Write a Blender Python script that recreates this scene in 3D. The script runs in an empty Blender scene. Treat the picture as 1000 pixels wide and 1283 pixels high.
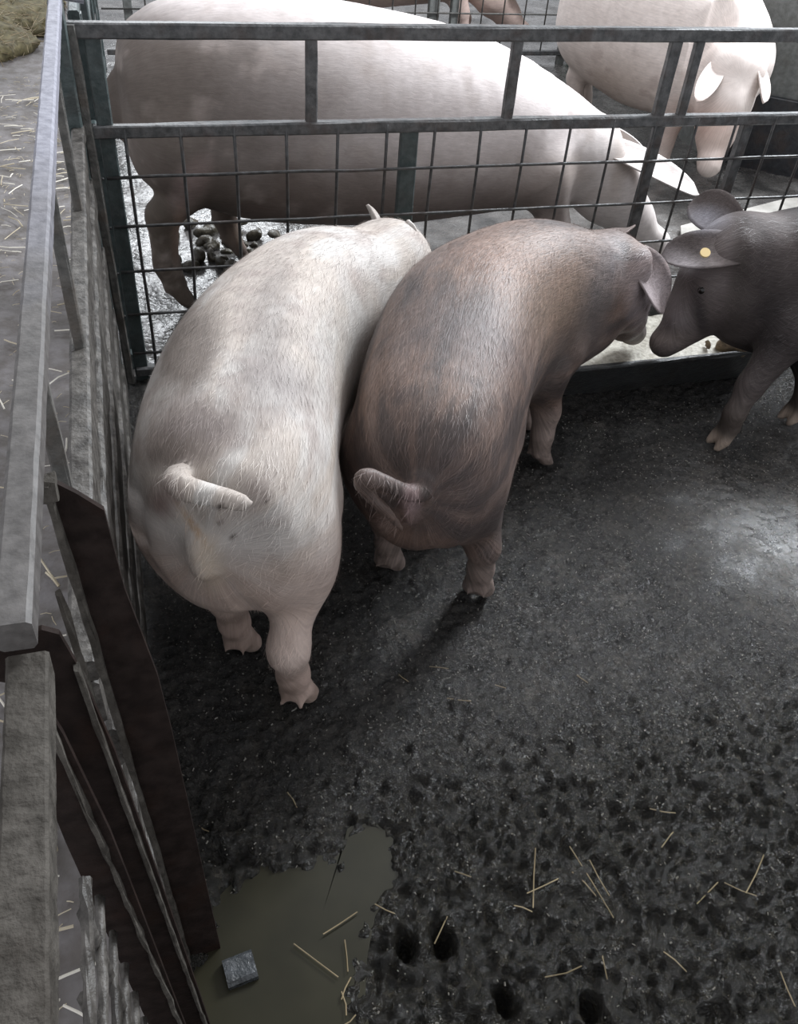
import bpy, bmesh, math, random
import numpy as np
from mathutils import Matrix, Vector

random.seed(7); RNG = np.random.default_rng(11)
scn = bpy.context.scene
col = scn.collection

# ---- camera (metres; x along the mesh fence, y away from the viewer, z up) ----
FPX, IW, IH = 1080., 1000., 1283.
CAM = np.array([.00999, -2.40414, 1.54])
MW = np.array([[.9609, -.2680, .0691], [-.1287, -.6536, -.7459], [.2451, .7078, -.6625]])   # right, down, forward
U0, S0, V0 = np.linalg.svd(MW); MW = U0 @ V0
cam = bpy.data.cameras.new('camera'); cam_o = bpy.data.objects.new('camera', cam); col.objects.link(cam_o)
cam.sensor_fit = 'VERTICAL'; cam.sensor_height = 24.; cam.lens = 24.*FPX/IH; cam.clip_start = .02
mw = np.eye(4); mw[:3, 0] = MW[0]; mw[:3, 1] = -MW[1]; mw[:3, 2] = -MW[2]; mw[:3, 3] = CAM
cam_o.matrix_world = Matrix(mw.tolist())
scn.camera = cam_o
def project(P):
    C = (np.atleast_2d(P)-CAM) @ MW.T
    z = np.maximum(C[:, 2], 1e-3)
    return np.stack([IW/2+FPX*C[:, 0]/z, IH/2+FPX*C[:, 1]/z], -1)
def at_z(x, y, z=0.):
    v = MW.T @ np.array([(x-IW/2)/FPX, (y-IH/2)/FPX, 1.]); return CAM+v*(z-CAM[2])/v[2]

# ---- light: dim barn, daylight from openings behind and to the right ----
w = bpy.data.worlds.new('barn_air'); scn.world = w; w.use_nodes = True
bgn = w.node_tree.nodes['Background']; bgn.inputs[0].default_value = (.93, .95, 1., 1); bgn.inputs[1].default_value = .86
def area(name, loc, target, sx, sy, watts, color):
    l = bpy.data.lights.new(name, 'AREA'); l.shape = 'RECTANGLE'; l.size = sx; l.size_y = sy; l.energy = watts; l.color = color
    o = bpy.data.objects.new(name, l); col.objects.link(o); o.location = loc
    o.rotation_euler = (Vector(target)-Vector(loc)).to_track_quat('-Z', 'Y').to_euler()
    return o
area('window_light_right', (4.5, 1.60, 3.65), (1.4, -.7, .2), 1.3, 1.9, 520, (.90, .95, 1.))
area('window_light_back', (.6, 7.2, 3.2), (.6, 0, .5), 1.8, 1.1, 150, (.92, .96, 1.))
area('overhead_soft_light', (1.6, .9, 4.2), (1.2, -.2, 0), 2.2, 1.8, 70, (.95, .97, 1.))  # soft overhead light, added; no opening is seen above
scn.view_settings.view_transform = 'Standard'; scn.view_settings.look = 'None'
scn.view_settings.exposure = 0.; scn.view_settings.gamma = 1.; scn.view_settings.use_curve_mapping = False
# ---- materials -----------------------------------------------------------------
MATS = {}
class N:
    def __init__(self, name):
        m = bpy.data.materials.new(name); m.use_nodes = True; MATS[name] = m
        self.m = m; self.t = m.node_tree; self.b = self.t.nodes['Principled BSDF']
    def n(self, typ, **kw):
        o = self.t.nodes.new(typ)
        for k, v in kw.items():
            if k.startswith('i_'): o.inputs[k[2:].replace('_', ' ')].default_value = v
            else: setattr(o, k, v)
        return o
    def l(self, a, b): self.t.links.new(a, b)
    def obj(self, scale=(1, 1, 1)):
        c = self.n('ShaderNodeTexCoord'); mp = self.n('ShaderNodeMapping'); mp.inputs['Scale'].default_value = scale
        self.l(c.outputs['Object'], mp.inputs['Vector']); return mp.outputs['Vector']
    def attr(self, name, scale=(1, 1, 1)):
        c = self.n('ShaderNodeAttribute', attribute_name=name); mp = self.n('ShaderNodeMapping'); mp.inputs['Scale'].default_value = scale
        self.l(c.outputs['Vector'], mp.inputs['Vector']); return mp.outputs['Vector']
    def noise(self, vec, scale, detail=4, rough=.55):
        q = self.n('ShaderNodeTexNoise'); q.inputs['Scale'].default_value = scale; q.inputs['Detail'].default_value = detail; q.inputs['Roughness'].default_value = rough
        self.l(vec, q.inputs['Vector']); return q.outputs['Fac']
    def ramp(self, fac, stops):
        q = self.n('ShaderNodeValToRGB'); e = q.color_ramp.elements
        while len(e) < len(stops): e.new(.5)
        for k, (p, c) in zip(e, stops): k.position = p; k.color = (*c, 1) if len(c) == 3 else c
        self.l(fac, q.inputs[0]); return q.outputs[0]
    def mixc(self, a, b, fac, mode='MIX'):
        q = self.n('ShaderNodeMix', data_type='RGBA', blend_type=mode)
        for s, v in ((q.inputs[0], fac), (q.inputs[6], a), (q.inputs[7], b)):
            if hasattr(v, 'is_linked'): self.l(v, s)
            elif isinstance(v, tuple): s.default_value = (*v, 1)
            else: s.default_value = v
        return q.outputs[2]
    def bump(self, h, strength, dist, prev=None):
        q = self.n('ShaderNodeBump'); q.inputs['Strength'].default_value = strength; q.inputs['Distance'].default_value = dist
        self.l(h, q.inputs['Height'])
        if prev is not None: self.l(prev, q.inputs['Normal'])
        return q.outputs['Normal']
    def out(self, base=None, rough=None, normal=None, **kw):
        for k, v in (('Base Color', base), ('Roughness', rough)):
            if v is None: continue
            if hasattr(v, 'is_linked'): self.l(v, self.b.inputs[k])
            else: self.b.inputs[k].default_value = (*v, 1) if isinstance(v, tuple) else v
        if normal is not None: self.l(normal, self.b.inputs['Normal'])
        for k, v in kw.items(): self.b.inputs[k.replace('_', ' ')].default_value = v
        return self.m

def pig_material(name, rough=.62, streak=.35, spec=.3, rel=1.):
    q = N(name)
    c = q.n('ShaderNodeAttribute', attribute_name='tint').outputs['Color']
    fv = q.attr('flow', (7, 60, 60)); st = q.noise(fv, 3., 5, .7)
    fv2 = q.attr('flow', (14, 150, 150)); st2 = q.noise(fv2, 3., 3, .6)
    dark = q.ramp(st, [(.30, (1-streak,)*3), (.65, (1.08,)*3)])
    cc = q.mixc(c, dark, 1., 'MULTIPLY')
    d2 = q.ramp(st2, [(.35, (1-streak*.6,)*3), (.7, (1.06,)*3)])
    cc = q.mixc(cc, d2, 1., 'MULTIPLY')
    ob = q.obj(); mot = q.noise(ob, 26, 4)
    cc = q.mixc(cc, q.ramp(mot, [(.3, (.86, .84, .83)), (.7, (1.06,)*3)]), .7, 'MULTIPLY')
    nb = q.bump(st, .35*rel, .005); nb = q.bump(st2, .4*rel, .003, nb); nb = q.bump(mot, .15*rel, .006, nb)
    m = q.out(cc, rough, nb, Specular_IOR_Level=spec)
    q.b.inputs['Subsurface Weight'].default_value = 0.
    return m

def make_materials():
    # wet trampled slurry
    q = N('mud'); v = q.obj()
    a = q.noise(v, 9, 6, .6); b = q.noise(v, 60, 5, .7); c = q.noise(v, 130, 4, .7); pud = q.noise(v, 3.2, 3, .5)
    col1 = q.ramp(a, [(.30, (.014, .014, .014)), (.55, (.040, .038, .0355)), (.75, (.072, .066, .058))])
    col2 = q.mixc(col1, q.ramp(b, [(.36, (.35, .36, .38)), (.62, (1.25, 1.2, 1.15))]), 1., 'MULTIPLY')
    fleck = q.ramp(c, [(.57, (0,)*3), (.72, (.85,)*3)])  # pale flecks: crumbs and painted wet glints
    col3 = q.mixc(col2, (.17, .16, .14), fleck)
    rough = q.ramp(a, [(.30, (.10,)*3), (.70, (.27,)*3)])
    # soupier film towards the right of the pen, brown churned dung towards the gate, darkened to paint in the fading light
    sx = q.n('ShaderNodeSeparateXYZ'); q.l(v, sx.inputs[0])
    ds = q.n('ShaderNodeVectorMath', operation='DISTANCE'); q.l(v, ds.inputs[0]); ds.inputs[1].default_value = (1.72, -.98, 0)
    wj = q.n('ShaderNodeMath', operation='MULTIPLY_ADD'); q.l(a, wj.inputs[0]); wj.inputs[1].default_value = .5; q.l(ds.outputs['Value'], wj.inputs[2])
    wet = q.n('ShaderNodeMapRange', interpolation_type='SMOOTHSTEP'); q.l(wj.outputs[0], wet.inputs[0]); wet.inputs[1].default_value = .85; wet.inputs[2].default_value = .45
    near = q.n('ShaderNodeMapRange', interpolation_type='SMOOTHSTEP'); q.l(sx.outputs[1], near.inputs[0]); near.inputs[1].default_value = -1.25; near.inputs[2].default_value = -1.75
    brown = q.ramp(b, [(.36, (.0045, .004, .0025)), (.56, (.013, .011, .0065)), (.70, (.044, .038, .026))])  # dung brown, dimmed for light falloff; paler end paints lit clod facets
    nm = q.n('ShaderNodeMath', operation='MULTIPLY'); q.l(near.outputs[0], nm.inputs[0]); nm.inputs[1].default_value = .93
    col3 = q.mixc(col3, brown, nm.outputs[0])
    rgh = q.mixc(q.mixc(rough, (.17, .17, .17), near.outputs[0]), (.13, .13, .13), wet.outputs[0])
    inv = q.n('ShaderNodeMath', operation='MULTIPLY_ADD'); q.l(wet.outputs[0], inv.inputs[0]); inv.inputs[1].default_value = -.80; inv.inputs[2].default_value = 1.
    nb = q.bump(a, .5, .02); nb = q.bump(b, 1., .016, nb); q.l(inv.outputs[0], nb.node.inputs['Strength']); nb = q.bump(c, .9, .010, nb); q.l(inv.outputs[0], nb.node.inputs['Strength'])
    q.out(col3, rgh, nb, Specular_IOR_Level=.5)
    # wet floor of the next pen, smoother
    q = N('wet_floor'); v = q.obj()
    a = q.noise(v, 5, 5); b = q.noise(v, 45, 4)
    cc = q.ramp(a, [(.35, (.028, .027, .026)), (.55, (.085, .08, .076)), (.72, (.16, .155, .15))])
    nb = q.bump(a, .3, .02); nb = q.bump(b, .6, .008, nb)
    q.out(cc, q.ramp(b, [(.3, (.10,)*3), (.7, (.34,)*3)]), nb, Specular_IOR_Level=.6)
    q = N('puddle_water'); v = q.obj(); a = q.noise(v, 6, 3); b = q.noise(v, 120, 3)
    q.out(q.ramp(a, [(.35, (.017, .016, .010)), (.7, (.027, .025, .0155))]), .30, q.bump(q.noise(v, 14, 2), .06, .004), Specular_IOR_Level=.12)
    # dusty alley concrete
    q = N('alley_concrete'); v = q.obj()
    a = q.noise(v, 4, 6); b = q.noise(v, 40, 5); c = q.noise(v, 14, 4)
    cc = q.ramp(a, [(.30, (.10, .091, .086)), (.55, (.175, .162, .162)), (.75, (.235, .222, .228))])
    cc = q.mixc(cc, q.ramp(c, [(.40, (.62, .58, .52)), (.60, (1.05,)*3)]), .8, 'MULTIPLY')
    q.out(cc, .7, q.bump(b, .5, .006, q.bump(c, .4, .012)))
    q = N('pen_concrete'); v = q.obj(); a = q.noise(v, 7, 6)
    q.out(q.ramp(a, [(.35, (.22, .21, .19)), (.65, (.42, .40, .37))]), .5, q.bump(a, .4, .01))
    # steel
    def steel(name, lo, hi, rough, rust=(.05, .032, .025), rustamt=.5, lump=.5, spec=.5):
        q = N(name); v = q.obj(); a = q.noise(v, 14, 5); b = q.noise(v, 120, 4); c = q.noise(v, 45, 5)
        cc = q.ramp(c, [(.35, lo), (.65, hi)])
        cc = q.mixc(cc, rust, q.ramp(a, [(.50, (0,)*3), (.66, (rustamt,)*3)]))
        q.out(cc, rough, q.bump(b, lump, .003, q.bump(c, lump, .004)), Specular_IOR_Level=spec)
    steel('fence_steel', (.038, .040, .041), (.098, .098, .099), .5)
    steel('wire_steel', (.020, .020, .020), (.06, .06, .06), .45)
    steel('galvanised', (.27, .28, .32), (.40, .41, .46), .55, (.16, .145, .14), .6, .35)
    q = N('side_rail'); v = q.obj(); a = q.noise(v, 10, 5); c = q.noise(v, 60, 5)
    sx = q.n('ShaderNodeSeparateXYZ'); q.l(v, sx.inputs[0])
    mr = q.n('ShaderNodeMapRange'); q.l(sx.outputs[1], mr.inputs[0]); mr.inputs[1].default_value = -.9; mr.inputs[2].default_value = -1.75
    ad = q.n('ShaderNodeMath', operation='MULTIPLY_ADD'); q.l(a, ad.inputs[0]); ad.inputs[1].default_value = .5; q.l(mr.outputs[0], ad.inputs[2])
    dirt = q.ramp(ad.outputs[0], [(.35, (0,)*3), (1., (1,)*3)])
    gal = q.ramp(c, [(.35, (.17, .17, .205)), (.65, (.26, .26, .305))]); md = q.ramp(c, [(.35, (.055, .050, .047)), (.65, (.105, .097, .092))])
    q.out(q.mixc(gal, md, dirt), .6, q.bump(c, .5, .003))
    steel('muddy_rail', (.036, .032, .027), (.085, .077, .067), .8, (.03, .025, .02), .7, .9, .2)
    steel('dark_plate', (.011, .0075, .0065), (.022, .0155, .0135), .7, (.020, .011, .008), .6, .45, .08)
    steel('caked_slat', (.036, .032, .028), (.115, .106, .096), .5, (.022, .019, .016), .8, .8, .35)
    steel('grey_post', (.055, .054, .050), (.115, .111, .103), .6, (.075, .058, .045), .6, .6)
    steel('teal_post', (.030, .044, .044), (.062, .078, .078), .5, (.03, .03, .028), .5, .5)
    steel('trough_steel', (.018, .019, .020), (.045, .046, .046), .35, (.03, .026, .022), .5, .6)
    steel('partition', (.10, .105, .10), (.155, .16, .155), .6, (.08, .08, .07), .5, .4)
    steel('partition_shade', (.012, .013, .016), (.026, .028, .032), .5)
    steel('plastic_block', (.022, .025, .027), (.06, .065, .07), .15, (.03, .03, .03), .6, .8)
    q = N('feed'); v = q.obj(); a = q.noise(v, 70, 5)
    q.out(q.ramp(a, [(.35, (.34, .31, .25)), (.65, (.60, .57, .49))]), .5, q.bump(a, .8, .006))
    q = N('wet_feed'); v = q.obj(); a = q.noise(v, 50, 5)
    q.out(q.ramp(a, [(.35, (.13, .09, .05)), (.65, (.36, .27, .17))]), .5, q.bump(a, .8, .01))
    q = N('straw'); v = q.obj(); a = q.noise(v, 9, 2)
    q.out(q.ramp(a, [(.3, (.36, .30, .20)), (.7, (.62, .55, .42))]), .55)
    q = N('muddy_straw'); v = q.obj(); a = q.noise(v, 9, 2)
    q.out(q.ramp(a, [(.3, (.13, .10, .055)), (.7, (.32, .25, .15))]), .5)
    q = N('straw_crumb'); q.out((.17, .158, .135), .3)
    q = N('pale_straw'); q.out((.72, .68, .60), .5)
    q = N('hay'); v = q.obj((1, 1, 1)); a = q.noise(v, 30, 5)
    q.out(q.ramp(a, [(.3, (.055, .047, .022)), (.7, (.15, .125, .06))]), .8)
    q = N('dung'); v = q.obj(); a = q.noise(v, 40, 5)
    q.out(q.ramp(a, [(.3, (.022, .019, .013)), (.7, (.07, .06, .042))]), .35, q.bump(a, .8, .01))
    q = N('ear_tag'); q.out((.62, .47, .22), .4)
    q = N('eye'); q.out((.008, .006, .005), .1)
    q = N('bristle'); q.out(q.n('ShaderNodeAttribute', attribute_name='tint').outputs['Color'], .5)
    q = N('green_paint'); q.out((.03, .20, .09), .5)
    pig_material('skin_white', .6, .20, .3, .7)
    pig_material('skin_brown', .5, .5, .4)
    pig_material('skin_black', .6, .35, .10)
    pig_material('skin_sow', .65, .12, .25, .35)
make_materials()
# ---- numpy geometry core: smooth-union distance field -> quad mesh ----------
def catmull(P, n):
    P = np.asarray(P, float)
    Q = np.vstack([2*P[0]-P[1], P, 2*P[-1]-P[-2]])
    seg = len(P)-1
    out = []
    for t in np.linspace(0, seg-1e-6, n):
        i = int(t); u = t-i
        p0, p1, p2, p3 = Q[i], Q[i+1], Q[i+2], Q[i+3]
        out.append(.5*((2*p1)+(-p0+p2)*u+(2*p0-5*p1+4*p2-p3)*u*u+(-p0+3*p1-3*p2+p3)*u**3))
    return np.array(out)

def smin(a, b, k):
    h = np.maximum(k-np.abs(a-b), 0)/k
    return np.minimum(a, b)-h*h*k*.25

def smax(a, b, k): return -smin(-a, -b, k)

class Field:
    def __init__(self, lo, hi, h):
        self.lo = np.array(lo, float); self.h = h
        self.n = np.ceil((np.array(hi)-self.lo)/h).astype(int)+1
        self.ax = [self.lo[i]+h*np.arange(self.n[i]) for i in range(3)]
        self.F = np.full(self.n, 1., np.float32)
        self.spine = None; self.ears = []
    def sub(self, lo, hi, m):
        s = []
        for i in range(3):
            a = int(max(0, np.floor((lo[i]-m-self.lo[i])/self.h)))
            b = int(min(self.n[i], np.ceil((hi[i]+m-self.lo[i])/self.h)+1))
            s.append(slice(a, max(b, a+1)))
        return tuple(s)
    def pts(self, s):
        return np.meshgrid(self.ax[0][s[0]], self.ax[1][s[1]], self.ax[2][s[2]], indexing='ij')
    def loft(self, st, p=2.35, n=160):
        # stations (x, y, half width, top z, bottom z); profile closes at both ends
        S = catmull(st, n); self.spine = S
        X, Y = np.meshgrid(self.ax[0], self.ax[1], indexing='ij')
        D = np.full(X.shape, 1e9); I = np.zeros(X.shape, int); L = np.zeros(X.shape)
        for i in range(n):
            d = (X-S[i, 0])**2+(Y-S[i, 1])**2
            m = d < D; D[m] = d[m]; I[m] = i
        L = np.sqrt(D)
        w = S[I, 2][..., None]; zt = S[I, 3][..., None]; zb = S[I, 4][..., None]
        zc = zb+.5*(zt-zb)
        z = self.ax[2][None, None, :]
        hh = .5*(zt-zb)
        q = (np.abs(L[..., None]/w)**p+np.abs((z-zc)/hh)**p)**(1/p)
        d = (q-1)*np.minimum(w, hh)
        self.F = np.minimum(self.F, d.astype(np.float32))
    def cone(self, a, b, ra, rb, k=.03):
        a = np.array(a, float); b = np.array(b, float)
        r = max(ra, rb)
        s = self.sub(np.minimum(a, b)-r, np.maximum(a, b)+r, k+.02)
        X, Y, Z = self.pts(s)
        ba = b-a; L2 = ba@ba+1e-12
        h = np.clip(((X-a[0])*ba[0]+(Y-a[1])*ba[1]+(Z-a[2])*ba[2])/L2, 0, 1)
        d = np.sqrt((X-a[0]-h*ba[0])**2+(Y-a[1]-h*ba[1])**2+(Z-a[2]-h*ba[2])**2)-(ra+(rb-ra)*h)
        self.F[s] = smin(self.F[s], d.astype(np.float32), k)
    def chain(self, P, k=.03):
        for q0, q1 in zip(P[:-1], P[1:]): self.cone(q0[:3], q1[:3], q0[3], q1[3], k)
    def groove(self, P, r, k=.05):
        for a, b in zip(P[:-1], P[1:]):
            a = np.array(a, float); b = np.array(b, float)
            s = self.sub(np.minimum(a, b)-r, np.maximum(a, b)+r, k+.03); X, Y, Z = self.pts(s); ba = b-a
            h = np.clip(((X-a[0])*ba[0]+(Y-a[1])*ba[1]+(Z-a[2])*ba[2])/(ba@ba), 0, 1)
            d = np.sqrt((X-a[0]-h*ba[0])**2+(Y-a[1]-h*ba[1])**2+(Z-a[2]-h*ba[2])**2)-r
            self.F[s] = smax(self.F[s], -d.astype(np.float32), k)
    def ell(self, c, r, ax=None, k=.04, carve=False):
        c = np.array(c, float); r = np.array(r, float)
        if ax is None: A = np.eye(3)
        else:
            x = np.array(ax[0], float); x /= np.linalg.norm(x)
            z = np.array(ax[1], float); z -= (z@x)*x; z /= np.linalg.norm(z)
            A = np.stack([x, np.cross(z, x), z])
        R = r.max()
        s = self.sub(c-R, c+R, k+.02)
        X, Y, Z = self.pts(s)
        V = np.stack([X-c[0], Y-c[1], Z-c[2]], -1)@A.T
        k0 = np.sqrt(((V/r)**2).sum(-1))+1e-9; k1 = np.sqrt(((V/r**2)**2).sum(-1))+1e-9
        d = (k0*(k0-1)/k1).astype(np.float32)
        self.F[s] = smax(self.F[s], -d, k) if carve else smin(self.F[s], d, k)
    def mesh(self, smooth=3):
        F = self.F; nx, ny, nz = F.shape
        inside = F < 0
        # cells
        c = [F[i:nx-1+i, j:ny-1+j, k:nz-1+k] for i in (0, 1) for j in (0, 1) for k in (0, 1)]
        cnt = sum((q < 0).astype(np.int8) for q in c)
        act = (cnt > 0) & (cnt < 8)
        idx = np.full(act.shape, -1, np.int64)
        cell = np.argwhere(act); idx[act] = np.arange(len(cell))
        corner = np.array([(i, j, k) for i in (0, 1) for j in (0, 1) for k in (0, 1)])
        vals = np.stack([q[act] for q in c], 1).astype(float)
        acc = np.zeros((len(cell), 3)); num = np.zeros(len(cell))
        for a in range(8):
            for b in range(a+1, 8):
                if np.abs(corner[a]-corner[b]).sum() != 1: continue
                va, vb = vals[:, a], vals[:, b]
                m = (va < 0) != (vb < 0)
                t = np.where(m, va/np.where(m, va-vb, 1), 0)
                pt = corner[a]+t[:, None]*(corner[b]-corner[a])
                acc[m] += pt[m]; num[m] += 1
        V = self.lo+self.h*(cell+acc/num[:, None])
        faces = []
        for axis in range(3):
            a0 = [slice(None)]*3; a1 = [slice(None)]*3
            a0[axis] = slice(0, -1); a1[axis] = slice(1, None)
            s0 = inside[tuple(a0)]; s1 = inside[tuple(a1)]
            e = np.argwhere(s0 != s1)
            o = [q for q in range(3) if q != axis]
            ok = np.ones(len(e), bool)
            for q in o: ok &= (e[:, q] > 0) & (e[:, q] < F.shape[q]-1)
            e = e[ok]
            flip = s0[tuple(e.T)]
            d1 = np.zeros(3, int); d1[o[0]] = 1; d2 = np.zeros(3, int); d2[o[1]] = 1
            g = lambda w: idx[tuple(w.T)]
            q = np.stack([g(e-d1-d2), g(e-d2), g(e), g(e-d1)], 1)
            if axis == 1: flip = ~flip
            q[~flip] = q[~flip][:, ::-1]
            faces.append(q)
        Q = np.concatenate(faces)
        Q = Q[(Q >= 0).all(1)]
        E = np.concatenate([Q[:, [0, 1]], Q[:, [1, 2]], Q[:, [2, 3]], Q[:, [3, 0]]])
        deg = np.bincount(E.ravel(), minlength=len(V)).astype(float)[:, None]
        for it in range(smooth):
            A = np.zeros_like(V)
            for q in range(3):
                A[:, q] = np.bincount(E[:, 0], V[E[:, 1], q], len(V))+np.bincount(E[:, 1], V[E[:, 0], q], len(V))
            V = V+.5*(A/np.maximum(deg, 1)-V)
        return V, Q

def vnoise(P, scale, seed=0):
    # value noise in 3D, 0..1
    P = np.asarray(P, float)*scale+1000.
    i = np.floor(P).astype(np.int64); f = P-i; f = f*f*(3-2*f)
    def hsh(x, y, z):
        n = (x*374761393+y*668265263+z*2147483647+seed*974634541) & 0xffffffff
        n = ((n ^ (n >> 13))*1274126177) & 0xffffffff
        n = ((n ^ (n >> 16))*2246822519) & 0xffffffff
        return ((n ^ (n >> 15)) & 0xffff)/65535.
    out = 0
    for a in (0, 1):
        for b in (0, 1):
            for c in (0, 1):
                w = (f[..., 0] if a else 1-f[..., 0])*(f[..., 1] if b else 1-f[..., 1])*(f[..., 2] if c else 1-f[..., 2])
                out = out+w*hsh(i[..., 0]+a, i[..., 1]+b, i[..., 2]+c)
    return out

def fbm(P, scale, oct=4, seed=0, gain=.5):
    s = 0; a = 1; t = 0
    for o in range(oct):
        s = s+a*vnoise(P, scale*2**o, seed+o*17); t += a; a *= gain
    return s/t

def hoof(F, x, y, fx, fy, sc=1., z=0.):
    # cloven trotter: two toes and two dew claws, pointing along (fx, fy)
    l = math.hypot(fx, fy); fx /= l; fy /= l; rx, ry = fy, -fx
    for s in (-1, 1):
        F.chain([(x+rx*s*.014*sc, y+ry*s*.014*sc, z+.075*sc, .021*sc),
                 (x+fx*.018*sc+rx*s*.018*sc, y+fy*.018*sc+ry*s*.018*sc, z+.035*sc, .020*sc),
                 (x+fx*.040*sc+rx*s*.021*sc, y+fy*.040*sc+ry*s*.021*sc, z+.013*sc, .014*sc)], .010)
        F.cone((x-fx*.018*sc+rx*s*.014*sc, y-fy*.018*sc+ry*s*.014*sc, z+.075*sc),
               (x-fx*.034*sc+rx*s*.018*sc, y-fy*.034*sc+ry*s*.018*sc, z+.058*sc), .010*sc, .006*sc, .012)

def hind_leg(F, hip, foot, h, sc=1., ham=.13, hock=.24, thick=1., back=.045):
    # hip (x,y,z), foot (x,y); h heading. stifle forward, hock back, near-vertical shank
    hx, hy = h; fx, fy = foot
    kx = .55*hip[0]+.45*fx+hx*.10*sc; ky = .55*hip[1]+.45*fy+hy*.10*sc
    ckx = fx-hx*back*sc; cky = fy-hy*back*sc
    F.chain([(hip[0], hip[1], hip[2], ham), (kx, ky, .40*sc, ham*.62)], .06)
    F.chain([(kx, ky, .38*sc, ham*.46), (ckx, cky, hock*sc, .037*sc*thick)], .03)
    F.chain([(ckx, cky, hock*sc, .037*sc*thick), (fx-hx*.018*sc, fy-hy*.018*sc, .13*sc, .030*sc*thick), (fx, fy, .07*sc, .029*sc*thick)], .025)
    hoof(F, fx, fy, hx, hy, sc)

def fore_leg(F, sh, foot, h, sc=1., top=.10, thick=1.):
    hx, hy = h; fx, fy = foot
    ex = .6*sh[0]+.4*fx; ey = .6*sh[1]+.4*fy
    F.chain([(sh[0], sh[1], sh[2], top), (ex-hx*.03, ey-hy*.03, .36*sc, top*.70), (.25*sh[0]+.75*fx+hx*.01, .25*sh[1]+.75*fy+hy*.01, .20*sc, .040*sc*thick)], .05)
    F.chain([(.25*sh[0]+.75*fx+hx*.01, .25*sh[1]+.75*fy+hy*.01, .20*sc, .040*sc*thick), (fx, fy, .12*sc, .031*sc*thick), (fx, fy, .07*sc, .031*sc*thick)], .025)
    hoof(F, fx, fy, hx, hy, sc)

def pig_head(F, poll, snout, sc=1., k=.05):
    # poll (between the ears) to snout disc, both 3D
    a = np.array(poll, float); b = np.array(snout, float); d = b-a; L = np.linalg.norm(d); d /= L
    up = np.array([0, 0, 1.]); up -= (up@d)*d; up /= np.linalg.norm(up)+1e-9
    sd = np.cross(up, d)
    P = lambda t, u, s=0: a+d*L*t+up*u*sc+sd*s*sc
    F.chain([(*P(0, -.03), .125*sc), (*P(.35, -.045), .105*sc), (*P(.65, -.05), .070*sc), (*P(.86, -.05), .050*sc)], k)
    F.cone(P(.93, -.046), P(.985, -.042), .053*sc, .050*sc, .012)      # snout disc
    for s in (-1, 1):
        F.ell(P(.22, -.085, s*.06), (.10*sc, .055*sc, .07*sc), (d, up), .04)     # jowl
        F.ell(P(.40, -.005, s*.062), (.026*sc, .016*sc, .016*sc), (d, up), .012) # brow
        F.ell(P(.43, -.030, s*.088), (.012*sc, .012*sc, .008*sc), (d, up), .006, True)
        F.ell(P(1.02, -.04, s*.018), (.016*sc, .009*sc, .012*sc), (d, up), .004, True)   # nostril
    F.ell(P(.62, -.085), (.11*sc, .042*sc, .028*sc), (d, up), .03)     # lower jaw
    return a, d, up, sd

def ear(F, root, tip, width, normal, th=.011, k=.018):
    root = np.array(root, float); tip = np.array(tip, float); d = tip-root
    F.cone(root-d*.12, root+d*.02, width*.28, width*.15, .04)
    F.ears.append((root, tip, width, np.array(normal, float), th))
def ear_sheet(root, tip, width, normal, th, cup=.30, n=14, m=10):
    # leaf-shaped flap, cupped across and drooping towards the tip; closed two-sided shell
    d = tip-root; L = np.linalg.norm(d); d = d/L; nz = normal-(normal@d)*d; nz /= np.linalg.norm(nz); s = np.cross(nz, d)
    top = []; bot = []
    for i in range(n+1):
        t = i/n; wd = width*.5*max(.02, (.62+.9*t-.55*t*t)*math.sqrt(max(0, 1-t**3.2)))
        for j in range(m+1):
            v = 2*j/m-1
            p = root+d*(L*(t*1.18-.18))+s*(v*wd)+nz*(cup*wd*v*v-.10*L*t*t-.10*L*max(0, .2-t))
            e = th*.5*(1-.75*v*v)*(1-.5*t)+.0012
            top.append(p+nz*e); bot.append(p-nz*e)
    Q = []; M = m+1; B = (n+1)*M
    for i in range(n):
        for j in range(m):
            a, b, c, e = i*M+j, i*M+j+1, (i+1)*M+j+1, (i+1)*M+j
            Q.append((a, e, c, b)); Q.append((B+a, B+b, B+c, B+e))
        Q.append((i*M, B+i*M, B+(i+1)*M, (i+1)*M)); Q.append((i*M+m, (i+1)*M+m, B+(i+1)*M+m, B+i*M+m))
    for j in range(m):
        Q.append((j, j+1, B+j+1, B+j)); Q.append((n*M+j, B+n*M+j, B+n*M+j+1, n*M+j+1))
    return np.array(top+bot), np.array(Q)
# ---- object helpers ---------------------------------------------------------------
def link_mesh(name, V, Q, mat, parent=None, smooth=False):
    me = bpy.data.meshes.new(name)
    V = np.asarray(V, float)
    if isinstance(Q, np.ndarray) and Q.ndim == 2:
        nf, k = Q.shape
        me.vertices.add(len(V)); me.vertices.foreach_set('co', V.ravel())
        me.loops.add(nf*k); me.loops.foreach_set('vertex_index', Q.ravel().astype(np.int32))
        me.polygons.add(nf); me.polygons.foreach_set('loop_start', (np.arange(nf)*k).astype(np.int32))
        me.update(calc_edges=True)
    else:
        me.from_pydata([tuple(v) for v in V], [], [tuple(int(i) for i in q) for q in Q]); me.update()
    if smooth: me.polygons.foreach_set('use_smooth', np.ones(len(me.polygons), bool))
    me.materials.append(MATS[mat])
    o = bpy.data.objects.new(name, me); col.objects.link(o)
    if parent is not None: attach(o, parent)
    return o
def attach(o, parent):
    o.parent = parent
    off = Vector(parent.location) if parent.parent is None else Vector((0, 0, 0))   # parts keep world coordinates
    o.matrix_parent_inverse = Matrix.Translation(-off)
def tag(o, label, cat, group=None, kind=None):
    o['label'] = label; o['category'] = cat
    if group: o['group'] = group
    if kind: o['kind'] = kind
    return o
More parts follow.
